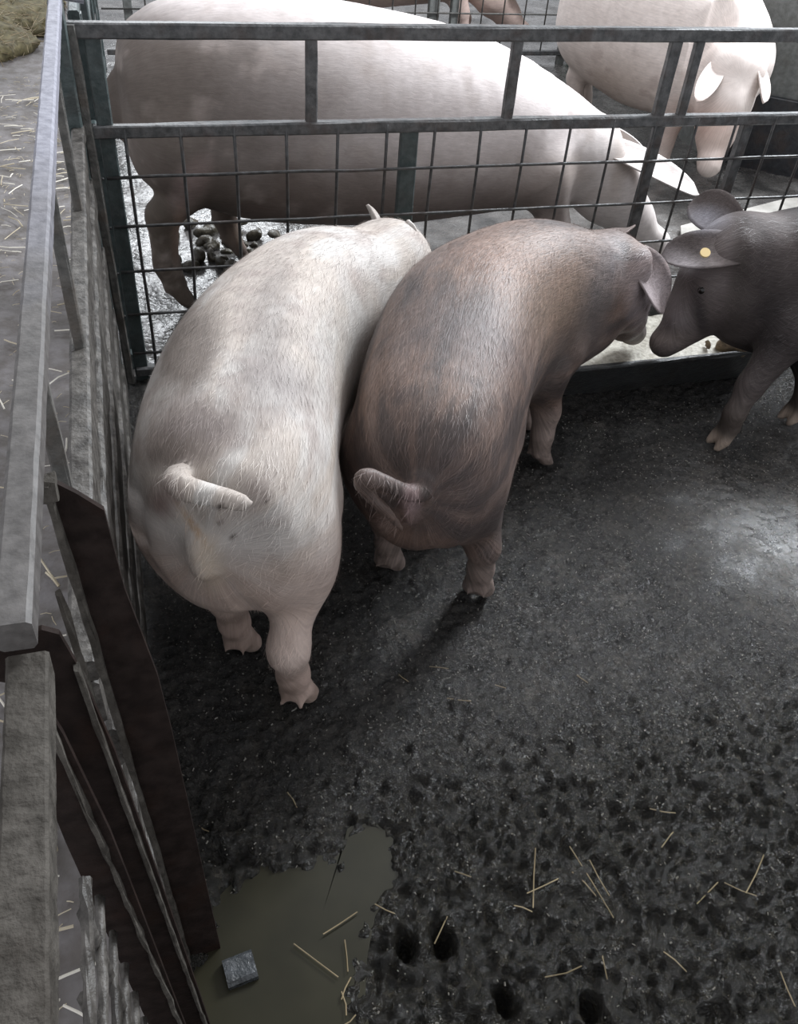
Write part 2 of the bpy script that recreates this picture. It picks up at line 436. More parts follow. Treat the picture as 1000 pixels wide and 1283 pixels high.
def thing(name, loc, label, cat, group=None):
    o = bpy.data.objects.new(name, None); col.objects.link(o); o.location = loc; o.empty_display_size = .1
    return tag(o, label, cat, group)
def structure(o): o['kind'] = 'structure'; return o

class Geo:
    def __init__(self): self.V = []; self.Q = []
    def add(self, V, Q):
        b = len(self.V); self.V += [tuple(v) for v in V]; self.Q += [tuple(i+b for i in q) for q in Q]; return self
    def bar(self, p0, p1, w, h, up=(0, 0, 1), ch=.004, seg=1, rough=0., seed=0, taper=1.):
        p0 = np.array(p0, float); p1 = np.array(p1, float); d = p1-p0; d /= np.linalg.norm(d)
        up = np.array(up, float); up -= (up@d)*d
        if np.linalg.norm(up) < 1e-6: up = np.array([0, 1., 0])-d[1]*d
        up /= np.linalg.norm(up); sd = np.cross(d, up)
        c = min(ch, w*.45, h*.45); a, b = w/2, h/2
        prof = [(a-c, -b), (a, -b+c), (a, b-c), (a-c, b), (-a+c, b), (-a, b-c), (-a, -b+c), (-a+c, -b)]
        rg = np.random.default_rng(seed+int(abs(p0@[131, 57, 91])*100))
        V = []; Q = []
        for i in range(seg+1):
            t = i/seg; cc = p0+(p1-p0)*t; s = 1+(taper-1)*t
            for k, (x, y) in enumerate(prof):
                j = rg.normal(0, rough) if rough else 0; j2 = rg.normal(0, rough) if rough else 0
                V.append(cc+sd*(x*s+j)+up*(y*s+j2))
            if i: Q += [((i-1)*8+k, (i-1)*8+(k+1) % 8, i*8+(k+1) % 8, i*8+k) for k in range(8)]
        Q.append(tuple(range(7, -1, -1))); Q.append(tuple(seg*8+k for k in range(8)))
        return self.add(V, Q)
    def tube(self, P, r, n=8, cap=True):
        P = np.array(P, float); R = np.full(len(P), r) if np.isscalar(r) else np.array(r, float)
        V = []; Q = []; prev = None
        for i in range(len(P)):
            d = P[min(i+1, len(P)-1)]-P[max(i-1, 0)]; d /= np.linalg.norm(d)+1e-12
            if prev is None:
                a = np.array([0, 0, 1.]) if abs(d[2]) < .9 else np.array([1., 0, 0])
            else: a = prev
            a = a-(a@d)*d; a /= np.linalg.norm(a); prev = a; b = np.cross(d, a)
            for k in range(n):
                t = 2*math.pi*k/n; V.append(P[i]+R[i]*(math.cos(t)*a+math.sin(t)*b))
            if i: Q += [((i-1)*n+k, (i-1)*n+(k+1) % n, i*n+(k+1) % n, i*n+k) for k in range(n)]
        if cap: Q.append(tuple(range(n-1, -1, -1))); Q.append(tuple((len(P)-1)*n+k for k in range(n)))
        return self.add(V, Q)
    def slab(self, poly, off):
        # polygon in 3D extruded by the vector off
        n = len(poly); P = [np.array(p, float) for p in poly]; o = np.array(off, float)
        V = P+[p+o for p in P]
        Q = [tuple(range(n-1, -1, -1)), tuple(range(n, 2*n))]+[(k, (k+1) % n, n+(k+1) % n, n+k) for k in range(n)]
        return self.add(V, Q)
    def obj(self, name, mat, parent=None, smooth=False): return link_mesh(name, self.V, self.Q, mat, parent, smooth)

# ---- setting: floors -----------------------------------------------------------------
PITS = [at_z(x, y)[:2] for x, y in ((508, 1185), (556, 1178), (636, 1252), (742, 1262))]
PUD = [at_z(x, y)[:2] for x, y in ((248, 1330), (262, 1180), (292, 1120), (330, 1085), (380, 1078), (425, 1075), (432, 1045), (462, 1040), (486, 1062), (488, 1110), (462, 1140), (452, 1190), (450, 1240), (470, 1330))]
def in_poly(X, Y, poly):
    m = np.zeros(X.shape, bool); n = len(poly)
    for i in range(n):
        (x0, y0), (x1, y1) = poly[i], poly[(i+1) % n]
        c = ((y0 > Y) != (y1 > Y)) & (X < (x1-x0)*(Y-y0)/(y1-y0+1e-12)+x0)
        m ^= c
    return m
def seg_dist(X, Y, poly):
    D = np.full(X.shape, 9.)
    for i in range(len(poly)):
        a = np.array(poly[i]); b = np.array(poly[(i+1) % len(poly)]); ba = b-a
        t = np.clip(((X-a[0])*ba[0]+(Y-a[1])*ba[1])/(ba@ba+1e-12), 0, 1)
        D = np.minimum(D, np.hypot(X-a[0]-t*ba[0], Y-a[1]-t*ba[1]))
    return D
def pen_height(X, Y):
    P = np.stack([X, Y, 0*X], -1)
    near = np.clip((-1.30-Y)/.40, 0, 1); near = near*near*(3-2*near)         # churned zone by the gate
    wet = np.clip(1.35-np.hypot(X-1.72, Y+.98)/.50, 0, 1)                     # slack slurry on the right lies flatter
    fine = (fbm(P, 60, 2, 5)-.5)*(.019)*(1-.80*wet)
    mid = (fbm(P, 16, 4, 9)-.5)*(.012+.022*near)*(1-.75*wet)
    sm = lambda a_, b_, q_: np.clip((q_-a_)/(b_-a_), 0, 1)**2*(3-2*np.clip((q_-a_)/(b_-a_), 0, 1))
    lump = (sm(.36, .66, fbm(P, 40, 3, 21))*.011+sm(.40, .66, fbm(P, 80, 2, 22))*.009-.008)*near
    Z = fine+mid+lump-.012*near
    for q in PITS:
        d = np.hypot((X-q[0])*1.6, (Y-q[1])*1.05)*(.75+.5*fbm(P, 40, 2, 51))
        Z -= .060*np.exp(-(d/.022)**2)-.012*np.exp(-((d-.038)/.016)**2)
    ins = in_poly(X, Y, PUD); d = seg_dist(X, Y, PUD)
    sd = np.where(ins, d, -d)+(fbm(P, 22, 4, 33)-.5)*.085
    k = np.clip(sd/.055+.5, 0, 1)
    Z = Z*(1-k)+(-.022+.2*Z)*k
    return Z
xs = np.concatenate([np.arange(-.14, 1.15, .0062), np.arange(1.15, 2.5, .009), np.arange(2.5, 3.4, .03)])
ys = np.concatenate([np.arange(-2.75, -2.3, .03), np.arange(-2.3, -1.0, .0062), np.arange(-1.0, .02, .009)])
GX, GY = np.meshgrid(xs, ys, indexing='ij')
GZ = pen_height(GX, GY)
def grid_faces(nx, ny):
    i = np.arange(nx*ny).reshape(nx, ny)
    return np.stack([i[:-1, :-1], i[1:, :-1], i[1:, 1:], i[:-1, 1:]], -1).reshape(-1, 4)
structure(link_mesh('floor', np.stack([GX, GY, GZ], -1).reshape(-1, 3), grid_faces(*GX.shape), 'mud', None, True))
def floor_z(x, y):
    i = int(np.clip(np.searchsorted(xs, x), 0, len(xs)-1)); j = int(np.clip(np.searchsorted(ys, y), 0, len(ys)-1)); return float(GZ[i, j])

a = np.arange(-.14, 6.5, .03); b = np.arange(.02, 7.5, .03)
AX, AY = np.meshgrid(a, b, indexing='ij')
P = np.stack([AX, AY, 0*AX], -1)
AZ = (fbm(P, 7, 4, 3)-.5)*.03-.006
structure(link_mesh('floor_next_pen', np.stack([AX, AY, AZ], -1).reshape(-1, 3), grid_faces(*AX.shape), 'wet_floor', None, True))
a = np.arange(-3.2, -.135, .03); b = np.arange(-2.75, 7.5, .03)
AX, AY = np.meshgrid(a, b, indexing='ij')
P = np.stack([AX, AY, 0*AX], -1)
AZ = (fbm(P, 5, 4, 13)-.5)*.014
structure(link_mesh('floor_alley', np.stack([AX, AY, AZ], -1).reshape(-1, 3), grid_faces(*AX.shape), 'alley_concrete', None, True))

# puddle: water sheet lying in the hollow by the gate
n = 64; c = np.mean(PUD, 0); ring = []
PP = np.array(PUD+[PUD[0]])
tt = np.linspace(0, len(PUD), n, endpoint=False)
ring = [PP[int(t)]+(PP[int(t)+1]-PP[int(t)])*(t-int(t)) for t in tt]
ring = [c+(q-c)*1.16 for q in ring]
V = [(*c, -.014)]+[(*(c+(q-c)*.5), -.014) for q in ring]+[(*q, -.014) for q in ring]
Q = [(0, 1+k, 1+(k+1) % n) for k in range(n)]+[(1+k, 1+n+k, 1+n+(k+1) % n, 1+(k+1) % n) for k in range(n)]
tag(link_mesh('puddle', V, Q, 'puddle_water'), 'shallow murky olive puddle on the pen floor beside the gate posts', 'puddle')

# ---- rear mesh fence between the two pens -------------------------------------------------
fe = thing('mesh_fence_panel', (1.3, 0, 0), 'dark steel fence with welded wire mesh between the small pigs and the big sows', 'fence')
XR = 3.0
Geo().bar((-.10, 0, .985), (XR, 0, .985), .030, .036, seg=24, rough=.0006).obj('top_rail', 'fence_steel', fe)
Geo().bar((-.075, 0, .752), (XR, 0, .752), .030, .032, seg=24, rough=.0006).obj('middle_rail', 'fence_steel', fe)
Geo().bar((-.06, 0, .035), (XR, 0, .035), .030, .030, seg=12, rough=.0006).obj('bottom_rail', 'fence_steel', fe)
for x, w_ in ((.489, .030), (1.057, .030), (1.545, .036), (1.622, .028), (2.2, .03), (2.75, .03)):
    Geo().bar((x, 0, .762), (x, 0, .970), w_, .022, (0, 1, 0), .003, 4, .0004).obj('strut', 'fence_steel', fe)
for x, w_, m in ((-.045, .040, 'teal_post'), (.772, .050, 'teal_post'), (1.565, .032, 'fence_steel'), (1.875, .034, 'fence_steel'), (2.6, .04, 'fence_steel')):
    Geo().bar((x, .010, -.02), (x, .010, .745 if x > 0 else .975), w_, .028, (0, 1, 0), .003, 8, .0005).obj('post', m, fe)
for i in range(0, 22):
    x = .14*i
    if abs(x-2.6) < .02: continue
    Geo().tube([(x+RNG.normal(0, .0012), -.012, z) for z in np.linspace(.03, .76, 7)], .0045, 6).obj('wire', 'wire_steel', fe, True)
for j in range(1, 6):
    z = .7723-.13334*j
    Geo().tube([(x, -.019, z+RNG.normal(0, .0012)) for x in np.linspace(-.06, XR, 24)], .0046, 6).obj('wire', 'wire_steel', fe, True)

# ---- side fence along the alley: far panel ---------------------------------------------
XL = -.110
sf = thing('alley_fence_panel', (XL, -.9, 0), 'mud-caked slatted side fence with a pale top rail along the straw-strewn alley', 'fence')
Geo().bar((XL-.002, -1.962, 1.056), (XL, 1.2, 1.056), .0265, .028, seg=120, rough=.00025, ch=.0035).obj('top_rail', 'side_rail', sf)
Geo().bar((XL-.002, -1.76, .762), (XL, -.02, .762), .030, .034, seg=60, rough=.0006).obj('middle_rail', 'caked_slat', sf)
for y in (-.55, -1.1, -1.6, -.03):
    Geo().bar((XL, y, .775), (XL, y, 1.045), .018, .018, (0, 1, 0), .003, 3, .0005).obj('strut', 'grey_post', sf)
for k, z in enumerate(np.linspace(.705, .050, 8)):
    Geo().bar((XL+.002+.007*(k % 2), -1.76, z), (XL+.004+.005*(k % 2), -.04, z), .014, .076, seg=40, rough=.0009, ch=.005, seed=k).obj('slat', 'caked_slat', sf)
Geo().bar((XL-.006, -.035, -.01), (XL-.004, -.035, 1.05), .034, .034, (0, 1, 0), .004, 10, .0008).obj('post', 'teal_post', sf)
Geo().bar((XL+.028, -.012, -.01), (XL+.020, -.012, 1.00), .024, .026, (0, 1, 0), .004, 10, .0010).obj('post', 'grey_post', sf)
Geo().bar((XL-.030, .0, 1.062), (XL+.060, .0, 1.052), .030, .020, ch=.006, seg=3, rough=.001).obj('clamp', 'galvanised', sf)
# near end post: flat angle with a front lip in a paler material that paints its lit edge, leaning a little
g = Geo(); g.slab([(-.097, -1.772, 1.043), (-.077, -1.770, 1.022), (-.0565, -1.768, .996), (-.053, -1.766, .89), (-.037, -1.766, .742), (-.0325, -1.766, .632), (-.018, -1.766, -.02), (-.068, -1.772, -.02)], (0, .006, 0))
pa = g.obj('end_plate', 'dark_plate', sf)
Geo().bar((-.070, -1.776, -.02), (-.098, -1.776, 1.043), .007, .014, (0, 1, 0), .002, 30, .0008).obj('plate_lip', 'muddy_rail', pa)
Geo().bar((-.083, -1.80, -.02), (-.108, -1.80, .93), .006, .010, (0, 1, 0), .002, 30, .0010).obj('hinge_rod', 'muddy_rail', sf)
Geo().bar((-.120, -1.775, 1.035), (-.090, -1.775, 1.035), .022, .022, ch=.005, seg=3, rough=.001).obj('weld_bracket', 'muddy_rail', sf)

# side fence along the alley: rear pen continuation
rf = thing('pen_side_fence', (XL, 1.2, 0), 'teal-grey wire side fence of the sow pen behind the corner post', 'fence')
for z in (1.0, .74, .05): Geo().bar((XL+.03, .05, z), (XL+.03, 3.4, z), .026, .030, seg=6).obj('rail', 'teal_post', rf)
for y in (.10, .9, 1.8, 2.6, 3.4): Geo().bar((XL+.03, y, -.02), (XL+.03, y, 1.0), .034, .034, (0, 1, 0)).obj('post', 'teal_post', rf)
for y in np.arange(.24, 3.4, .14): Geo().tube([(XL+.03, y, .05), (XL+.03, y, .74)], .0045, 6).obj('wire', 'wire_steel', rf, True)
for z in (.18, .32, .46, .60): Geo().tube([(XL+.036, .08, z), (XL+.036, 3.4, z)], .0045, 6).obj('wire', 'wire_steel', rf, True)

# ---- near gate panel on the viewer's side of the gap ---------------------------------------
ng = thing('gate_panel', (-.105, -2.2, 0), 'mud-crusted gate with a rough flat top rail and two dark red-brown end strips', 'gate')
Geo().bar((-.108, -1.962, 1.022), (-.094, -2.62, 1.022), .0285, .030, seg=90, rough=.0003, ch=.002).obj('top_rail', 'muddy_rail', ng)
Geo().slab([(-.150, -1.930, 1.020), (-.100, -1.930, 1.030), (-.089, -1.930, 1.022), (-.083, -1.930, .985), (-.072, -1.930, .86), (-.047, -1.930, .27), (-.036, -1.930, -.02), (-.080, -1.930, -.02), (-.112, -1.930, .96), (-.150, -1.930, .985)], (0, -.005, 0)).obj('end_strip', 'dark_plate', ng)
pts = [(-.0945, 1.012), (-.086, .955), (-.0825, .91), (-.074, .80), (-.070, .70), (-.060, .42), (-.048, .10), (-.044, -.02)]
pl = [(-.080, -.02), (-.088, .10), (-.098, .35), (-.106, .60), (-.112, .80), (-.114, 1.01)]
Geo().slab([(x-.012, -1.972, z) for x, z in pts+pl], (0, -.005, 0)).obj('end_strip', 'dark_plate', ng)
Geo().bar((-.040, -1.938, -.02), (-.0830, -1.938, .985), .004, .010, (0, 1, 0), .001, 40, .0004).obj('strip_edge', 'muddy_rail', ng)
Geo().bar((-.056, -1.980, -.02), (-.1055, -1.980, 1.0), .004, .008, (0, 1, 0), .001, 40, .0007).obj('strip_edge', 'muddy_rail', ng)
Geo().bar((-.112, -2.0, .77), (-.10, -2.62, .77), .010, .012, seg=40, rough=.0008).obj('middle_rail', 'caked_slat', ng)
for k, z in enumerate(np.linspace(.70, .05, 9)):
    Geo().bar((-.110, -1.985, z), (-.105, -2.60, z), .008, .014, seg=40, rough=.0007, ch=.003, seed=k+40).obj('slat', 'caked_slat', ng, True)
for y in (-2.03, -2.10, -2.17, -2.24, -2.4): Geo().tube([(-.114, y, z) for z in np.linspace(.02, .77, 6)], .006, 6).obj('wire', 'caked_slat', ng, True)

# wet square foot at the base of the end post
p = at_z(300, 1212)
g = Geo(); g.bar((p[0]-.024, p[1]-.004, -.012), (p[0]+.026, p[1]+.002, -.010), .046, .030, ch=.006, seg=1)
tag(g.obj('foot_block', 'plastic_block'), 'small wet grey square block at the foot of the dark gate post', 'block')

# ---- feed trough ------------------------------------------------------------------------------
tr = thing('feed_trough', (1.2, -.22, 0), 'low black metal feed trough full of pale mash along the wire fence', 'trough')
x0, x1, yf, yb, ht = .45, 1.93, -.385, -.07, .150
Geo().slab([(x0, yf, ht), (x0, yf-.0, ht-.012), (x0, yf+.075, -.01), (x0, yf+.083, -.01), (x0, yf+.012, ht)], (x1-x0, 0, 0)).obj('front_wall', 'trough_steel', tr)
Geo().slab([(x0, yb, ht+.02), (x0, yb-.075, -.01), (x0, yb-.083, -.01), (x0, yb-.010, ht+.02)], (x1-x0, 0, 0)).obj('back_wall', 'trough_steel', tr)
for x in (x0, x1-.008): Geo().slab([(x, yf+.002, ht), (x, yf+.077, -.008), (x, yb-.077, -.008), (x, yb-.002, ht)], (.008, 0, 0)).obj('end_wall', 'trough_steel', tr)
Geo().bar((x0, yf, ht-.004), (x1, yf, ht-.004), .012, .012, ch=.003, seg=20, rough=.001).obj('rim', 'trough_steel', tr)
a = np.linspace(x0+.008, x1-.008, 90); b = np.linspace(yf+.010, yb-.010, 20)
AX, AY = np.meshgrid(a, b, indexing='ij'); P = np.stack([AX, AY, 0*AX], -1)
fd = link_mesh('feed', np.stack([AX, AY, .137+(fbm(P, 25, 4, 3)-.5)*.014], -1).reshape(-1, 3), grid_faces(*AX.shape), 'feed', tr, True)
fd['kind'] = 'stuff'
F = Field((1.74, -.40, .11), (1.95, -.22, .20), .005)
for i in range(26):
    F.ell((1.83+RNG.normal(0, .035), -.335+RNG.normal(0, .012), .147+RNG.normal(0, .006)), np.abs(RNG.normal(.013, .004, 3))+.004, None, .008)
Vf, Qf = F.mesh(1); link_mesh('wet_feed_heap', Vf, Qf, 'wet_feed', tr, True)['kind'] = 'stuff'
# ---- the animals ---------------------------------------------------------------
H = .009
def white_pig_field():
    F = Field((-.24, -1.54, -.02), (1.00, .02, .84), H)
    F.loft([(.045, -1.355, .035, .60, .46), (.055, -1.335, .115, .675, .37), (.082, -1.285, .160, .705, .31), (.112, -1.18, .182, .725, .29), (.150, -1.03, .188, .735, .28),
            (.205, -.87, .185, .735, .26), (.29, -.71, .172, .73, .25), (.395, -.58, .158, .715, .25), (.51, -.49, .138, .675, .28), (.60, -.42, .105, .62, .32), (.64, -.39, .05, .57, .40)])
    h = (.42, .90)
    hind_leg(F, (.185, -1.245, .46), (.195, -1.325), h, 1.12, .112, .23, .92)
    hind_leg(F, (.050, -1.165, .46), (.100, -1.165), h, 1.12, .108, .23, .92)
    F.ell((.205, -1.265, .385), (.080, .085, .100), None, .05)
    F.ell((.065, -1.225, .390), (.078, .088, .098), None, .05)
    fore_leg(F, (.42, -.66, .40), (.47, -.62), (.7, .7), 1.0, .09)
    fore_leg(F, (.29, -.52, .40), (.36, -.44), (.7, .7), 1.0, .09)
    pig_head(F, (.62, -.40, .56), (.80, -.20, .27), .95)
    ear(F, (.60, -.335, .60), (.585, -.29, .655), .08, (.8, -.2, .4))
    ear(F, (.655, -.415, .575), (.665, -.40, .655), .08, (.8, .2, .3))
    F.groove([(.010, -1.330, .632), (.028, -1.352, .602), (.040, -1.382, .575), (.054, -1.390, .525), (.072, -1.372, .45), (.098, -1.366, .39), (.115, -1.352, .33), (.125, -1.31, .28)], .004, .038)
    return F
WHITE_TAIL = [(.015, -1.33, .672, .021), (.012, -1.362, .685, .020), (.03, -1.385, .687, .018), (.065, -1.40, .683, .016), (.095, -1.41, .676, .0135), (.112, -1.412, .67, .009)]

def brown_pig_field():
    F = Field((.15, -1.50, -.02), (1.72, -.02, .82), H)
    F.loft([(.445, -1.25, .035, .55, .42), (.455, -1.23, .100, .615, .33), (.485, -1.17, .142, .655, .29), (.535, -1.06, .168, .685, .28), (.605, -.92, .184, .715, .27),
            (.695, -.77, .186, .735, .25), (.82, -.635, .17, .715, .23), (.97, -.535, .16, .69, .23), (1.12, -.475, .14, .64, .25), (1.23, -.44, .11, .58, .28), (1.30, -.425, .05, .53, .36)])
    h = (.52, .85)
    hind_leg(F, (.575, -1.10, .42), (.672, -1.115), h, 1.05, .108, .22, .92)
    hind_leg(F, (.455, -1.04, .42), (.485, -.985), h, 1.05, .105, .22, .92)
    F.ell((.60, -1.12, .345), (.075, .085, .095), None, .05); F.ell((.47, -1.05, .35), (.075, .085, .09), None, .05)
    fore_leg(F, (1.00, -.61, .36), (1.025, -.645), (.9, .4), .95, .09)
    fore_leg(F, (.96, -.46, .38), (1.04, -.475), (.9, .4), .95, .085)
    pig_head(F, (1.25, -.43, .515), (1.495, -.275, .225), .86)
    ear(F, (1.29, -.51, .54), (1.425, -.50, .41), .15, (.45, -.75, .45))
    ear(F, (1.27, -.36, .55), (1.35, -.29, .56), .11, (-.3, .3, .9))
    F.groove([(.44, -1.275, .50), (.455, -1.30, .42), (.48, -1.28, .34), (.51, -1.22, .28)], .008, .05)
    return F
BROWN_TAIL = [(.450, -1.265, .52, .020), (.43, -1.285, .535, .018), (.396, -1.31, .562, .016), (.350, -1.322, .603, .014), (.321, -1.318, .619, .013), (.31, -1.316, .601, .012), (.332, -1.325, .571, .0115), (.361, -1.33, .537, .0105), (.393, -1.325, .484, .008)]

def black_pig_field():
    F = Field((1.30, -.95, -.02), (3.02, -.02, .80), H)
    F.loft([(1.60, -.40, .05, .54, .38), (1.66, -.405, .11, .585, .26), (1.76, -.42, .145, .62, .21), (1.90, -.445, .165, .65, .19), (2.08, -.47, .18, .665, .21),
            (2.30, -.50, .18, .68, .25), (2.52, -.53, .182, .685, .27), (2.70, -.55, .175, .67, .29), (2.82, -.565, .15, .64, .32), (2.88, -.57, .09, .60, .38), (2.90, -.57, .035, .55, .43)])
    h = (-1, -.1)
    fore_leg(F, (1.86, -.54, .38), (1.645, -.655), h, .98, .10)
    fore_leg(F, (1.97, -.42, .38), (1.955, -.58), h, .98, .09)
    hind_leg(F, (2.70, -.64, .42), (2.66, -.66), h, 1.05, .12)
    hind_leg(F, (2.70, -.46, .42), (2.72, -.44), h, 1.05, .12)
    pig_head(F, (1.63, -.41, .52), (1.485, -.385, .235), .96)
    ear(F, (1.59, -.47, .55), (1.41, -.41, .53), .14, (-.25, -.45, .8))
    ear(F, (1.68, -.30, .55), (1.63, -.17, .585), .15, (-.5, -.5, .7))
    return F

def sow_field():
    F = Field((-.20, .15, -.02), (2.35, 1.10, 1.06), .013)
    F.loft([(.00, .60, .05, .74, .52), (.015, .60, .15, .83, .44), (.07, .60, .22, .885, .38), (.19, .60, .262, .935, .33), (.38, .60, .285, .955, .27), (.62, .60, .295, .94, .24),
            (.90, .60, .29, .90, .23), (1.14, .59, .27, .85, .25), (1.34, .58, .24, .78, .27), (1.50, .57, .19, .70, .29), (1.62, .56, .14, .63, .30), (1.68, .56, .06, .57, .38)], 2.2)
    h = (1, 0)
    hind_leg(F, (.19, .46, .55), (.10, .44), h, 1.3, .16, .26, 1.1, .015)
    hind_leg(F, (.18, .74, .55), (.34, .80), h, 1.3, .16, .26, 1.1, .03)
    fore_leg(F, (1.40, .43, .45), (1.52, .43), h, 1.2, .12, 1.2)
    fore_leg(F, (1.40, .72, .45), (1.64, .72), h, 1.2, .12, 1.2)
    pig_head(F, (1.66, .56, .475), (2.05, .50, .14), 1.15)
    ear(F, (1.70, .49, .49), (2.06, .37, .385), .15, (.35, -.5, .75), .016)
    ear(F, (1.72, .66, .50), (2.02, .76, .36), .15, (.3, .5, .6), .014)
    return F

def far_sow_field():
    F = Field((1.65, .95, -.02), (3.40, 2.75, 1.08), .014)
    F.loft([(2.16, 2.20, .05, .74, .52), (2.18, 2.17, .16, .84, .42), (2.22, 2.11, .23, .90, .36), (2.29, 2.00, .275, .95, .30), (2.39, 1.87, .285, .97, .25), (2.47, 1.74, .295, .96, .24),
            (2.59, 1.61, .275, .93, .25), (2.68, 1.50, .24, .84, .28), (2.70, 1.42, .18, .72, .33), (2.67, 1.35, .10, .62, .42)], 2.2)
    h = (.55, -.83)
    hind_leg(F, (2.33, 2.17, .55), (2.36, 2.17), h, 1.3, .16)
    hind_leg(F, (2.20, 1.98, .55), (2.22, 1.98), h, 1.3, .16)
    fore_leg(F, (2.75, 1.66, .46), (2.84, 1.64), h, 1.25, .13)
    fore_leg(F, (2.48, 1.54, .46), (2.48, 1.50), h, 1.25, .13)
    pig_head(F, (2.63, 1.36, .54), (2.53, 1.16, .17), 1.2)
    ear(F, (2.53, 1.33, .54), (2.40, 1.22, .44), .11, (-.3, -.6, .6), .015)
    ear(F, (2.72, 1.27, .54), (2.73, 1.17, .44), .11, (.4, -.6, .6), .015)
    return F
# ---- turning the fields into pigs ------------------------------------------------------------------
def blotch(pix, cx, cy, rx, ry, ang=0.):
    a = math.radians(ang); dx = pix[:, 0]-cx; dy = pix[:, 1]-cy
    u = (dx*math.cos(a)+dy*math.sin(a))/rx; v = (-dx*math.sin(a)+dy*math.cos(a))/ry
    return np.clip(1.25-np.sqrt(u*u+v*v), 0, 1)
def lerp(c, d, k): return c*(1-k[:, None])+np.array(d)[None, :]*k[:, None]
def sstep(a, b, x): t = np.clip((x-a)/(b-a), 0, 1); return t*t*(3-2*t)
def flow_coords(F, V):
    S = F.spine; d = ((V[:, None, :2]-S[None, ::4, :2])**2).sum(-1); i = d.argmin(1)*4
    seg = np.concatenate([[0], np.cumsum(np.hypot(*np.diff(S[:, :2], axis=0).T))])
    t = np.gradient(S[:, :2], axis=0); t /= np.linalg.norm(t, axis=1)[:, None]
    off = V[:, :2]-S[i, :2]; lat = off[:, 0]*t[i, 1]-off[:, 1]*t[i, 0]; lon = (off*t[i]).sum(1)
    zc = .5*(S[i, 3]+S[i, 4])
    ang = np.arctan2(lat, V[:, 2]-zc)
    return np.stack([seg[i]+lon, ang*.2, 0*ang], -1), t[i], i
def set_attr(me, name, data, typ):
    at = me.attributes.new(name, typ, 'POINT')
    if typ == 'FLOAT_COLOR': at.data.foreach_set('color', np.concatenate([data, np.ones((len(data), 1))], 1).ravel().astype(np.float32))
    else: at.data.foreach_set('vector', data.ravel().astype(np.float32))
def normals(V, Q):
    n = np.cross(V[Q[:, 2]]-V[Q[:, 0]], V[Q[:, 3]]-V[Q[:, 1]]); area = np.linalg.norm(n, axis=1)
    return n/(area[:, None]+1e-12), area
def bristles(name, V, Q, F, mat, parent, count, length, width, keep, seed, lift=.35, tint=None):
    rg = np.random.default_rng(seed); n, ar = normals(V, Q); c = V[Q].mean(1)
    wgt = ar*keep(c, n); wgt /= wgt.sum()
    f = rg.choice(len(Q), count, p=wgt); uv = rg.random((count, 2))[..., None]
    q = V[Q[f]]; p = (q[:, 0]*(1-uv[:, 0])+q[:, 1]*uv[:, 0])*(1-uv[:, 1])+(q[:, 3]*(1-uv[:, 0])+q[:, 2]*uv[:, 0])*uv[:, 1]
    nn = n[f]
    _, t, _ = flow_coords(F, p)
    d = -np.concatenate([t, np.zeros((count, 1))], 1)+np.array([0, 0, -.55])+rg.normal(0, .25, (count, 3))
    d -= (d*nn).sum(1)[:, None]*nn; d /= np.linalg.norm(d, axis=1)[:, None]+1e-9
    L = length*(.6+.8*rg.random(count))[:, None]
    s = np.cross(nn, d); s /= np.linalg.norm(s, axis=1)[:, None]+1e-9
    a = p-s*width-nn*.001; b = p+s*width-nn*.001
    m = p+d*L*.55+nn*L*lift*.42; e = p+d*L+nn*L*lift*.5
    m1 = m-s*width*.7; m2 = m+s*width*.7
    W = np.stack([a, b, m2, m1, e], 1).reshape(-1, 3)
    k = np.arange(count)*5
    me = bpy.data.meshes.new(name)
    loops = np.concatenate([np.stack([k, k+1, k+2, k+3], 1), ], 1)
    Qa = loops; Ta = np.stack([k+3, k+2, k+4, k+4], 1)[:, :3]
    allf = [tuple(x) for x in Qa.tolist()]+[tuple(x) for x in Ta.tolist()]
    me.from_pydata(W.tolist(), [], allf); me.update(); me.materials.append(MATS[mat])
    set_attr(me, 'tint', np.repeat(np.clip(tint[Q[f]].mean(1)*rg.uniform(.85, 1.5, (count, 1))+.004, 0, .9), 5, axis=0), 'FLOAT_COLOR')
    o = bpy.data.objects.new(name, me); col.objects.link(o); attach(o, parent); o['kind'] = 'stuff'
    return o
def animal(name, field, paint, mat, base, label, group=None, tails=(), tail_mat=None, eyes=(), hair=None):
    root = thing(name, base, label, 'pig', group)
    F = field()
    for T in tails:
        S = catmull(T, 20); F.chain([tuple(q) for q in S], .008)
    V, Q = F.mesh(4)
    o = link_mesh('body', V, Q, mat, root, True)
    pix = project(V); fl, t, i = flow_coords(F, V)
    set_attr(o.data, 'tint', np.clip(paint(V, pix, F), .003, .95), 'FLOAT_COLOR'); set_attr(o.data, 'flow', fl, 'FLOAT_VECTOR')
    for E_ in F.ears:
        Ve, Qe = ear_sheet(*E_); eo = link_mesh('ear', Ve, Qe, mat, root, True)
        set_attr(eo.data, 'tint', np.clip(paint(Ve, project(Ve), F), .003, .95), 'FLOAT_COLOR'); set_attr(eo.data, 'flow', Ve*np.array([1, 1, 1]), 'FLOAT_VECTOR')
    for e, r in eyes:
        g = Geo(); lat = 8
        Vv = []; Qq = []
        for a_ in range(lat+1):
            for b_ in range(12):
                th = math.pi*a_/lat; ph = 2*math.pi*b_/12
                Vv.append((e[0]+r*math.sin(th)*math.cos(ph), e[1]+r*math.sin(th)*math.sin(ph), e[2]+r*math.cos(th)))
        for a_ in range(lat):
            for b_ in range(12): Qq.append((a_*12+b_, (a_+1)*12+b_, (a_+1)*12+(b_+1) % 12, a_*12+(b_+1) % 12))
        g.add(Vv, Qq).obj('eye', 'eye', root, True)
    if hair: bristles('bristles', V, Q, F, hair[0], root, *hair[1:], np.clip(paint(V, pix, F), .003, .95))
    return root, V, Q, F

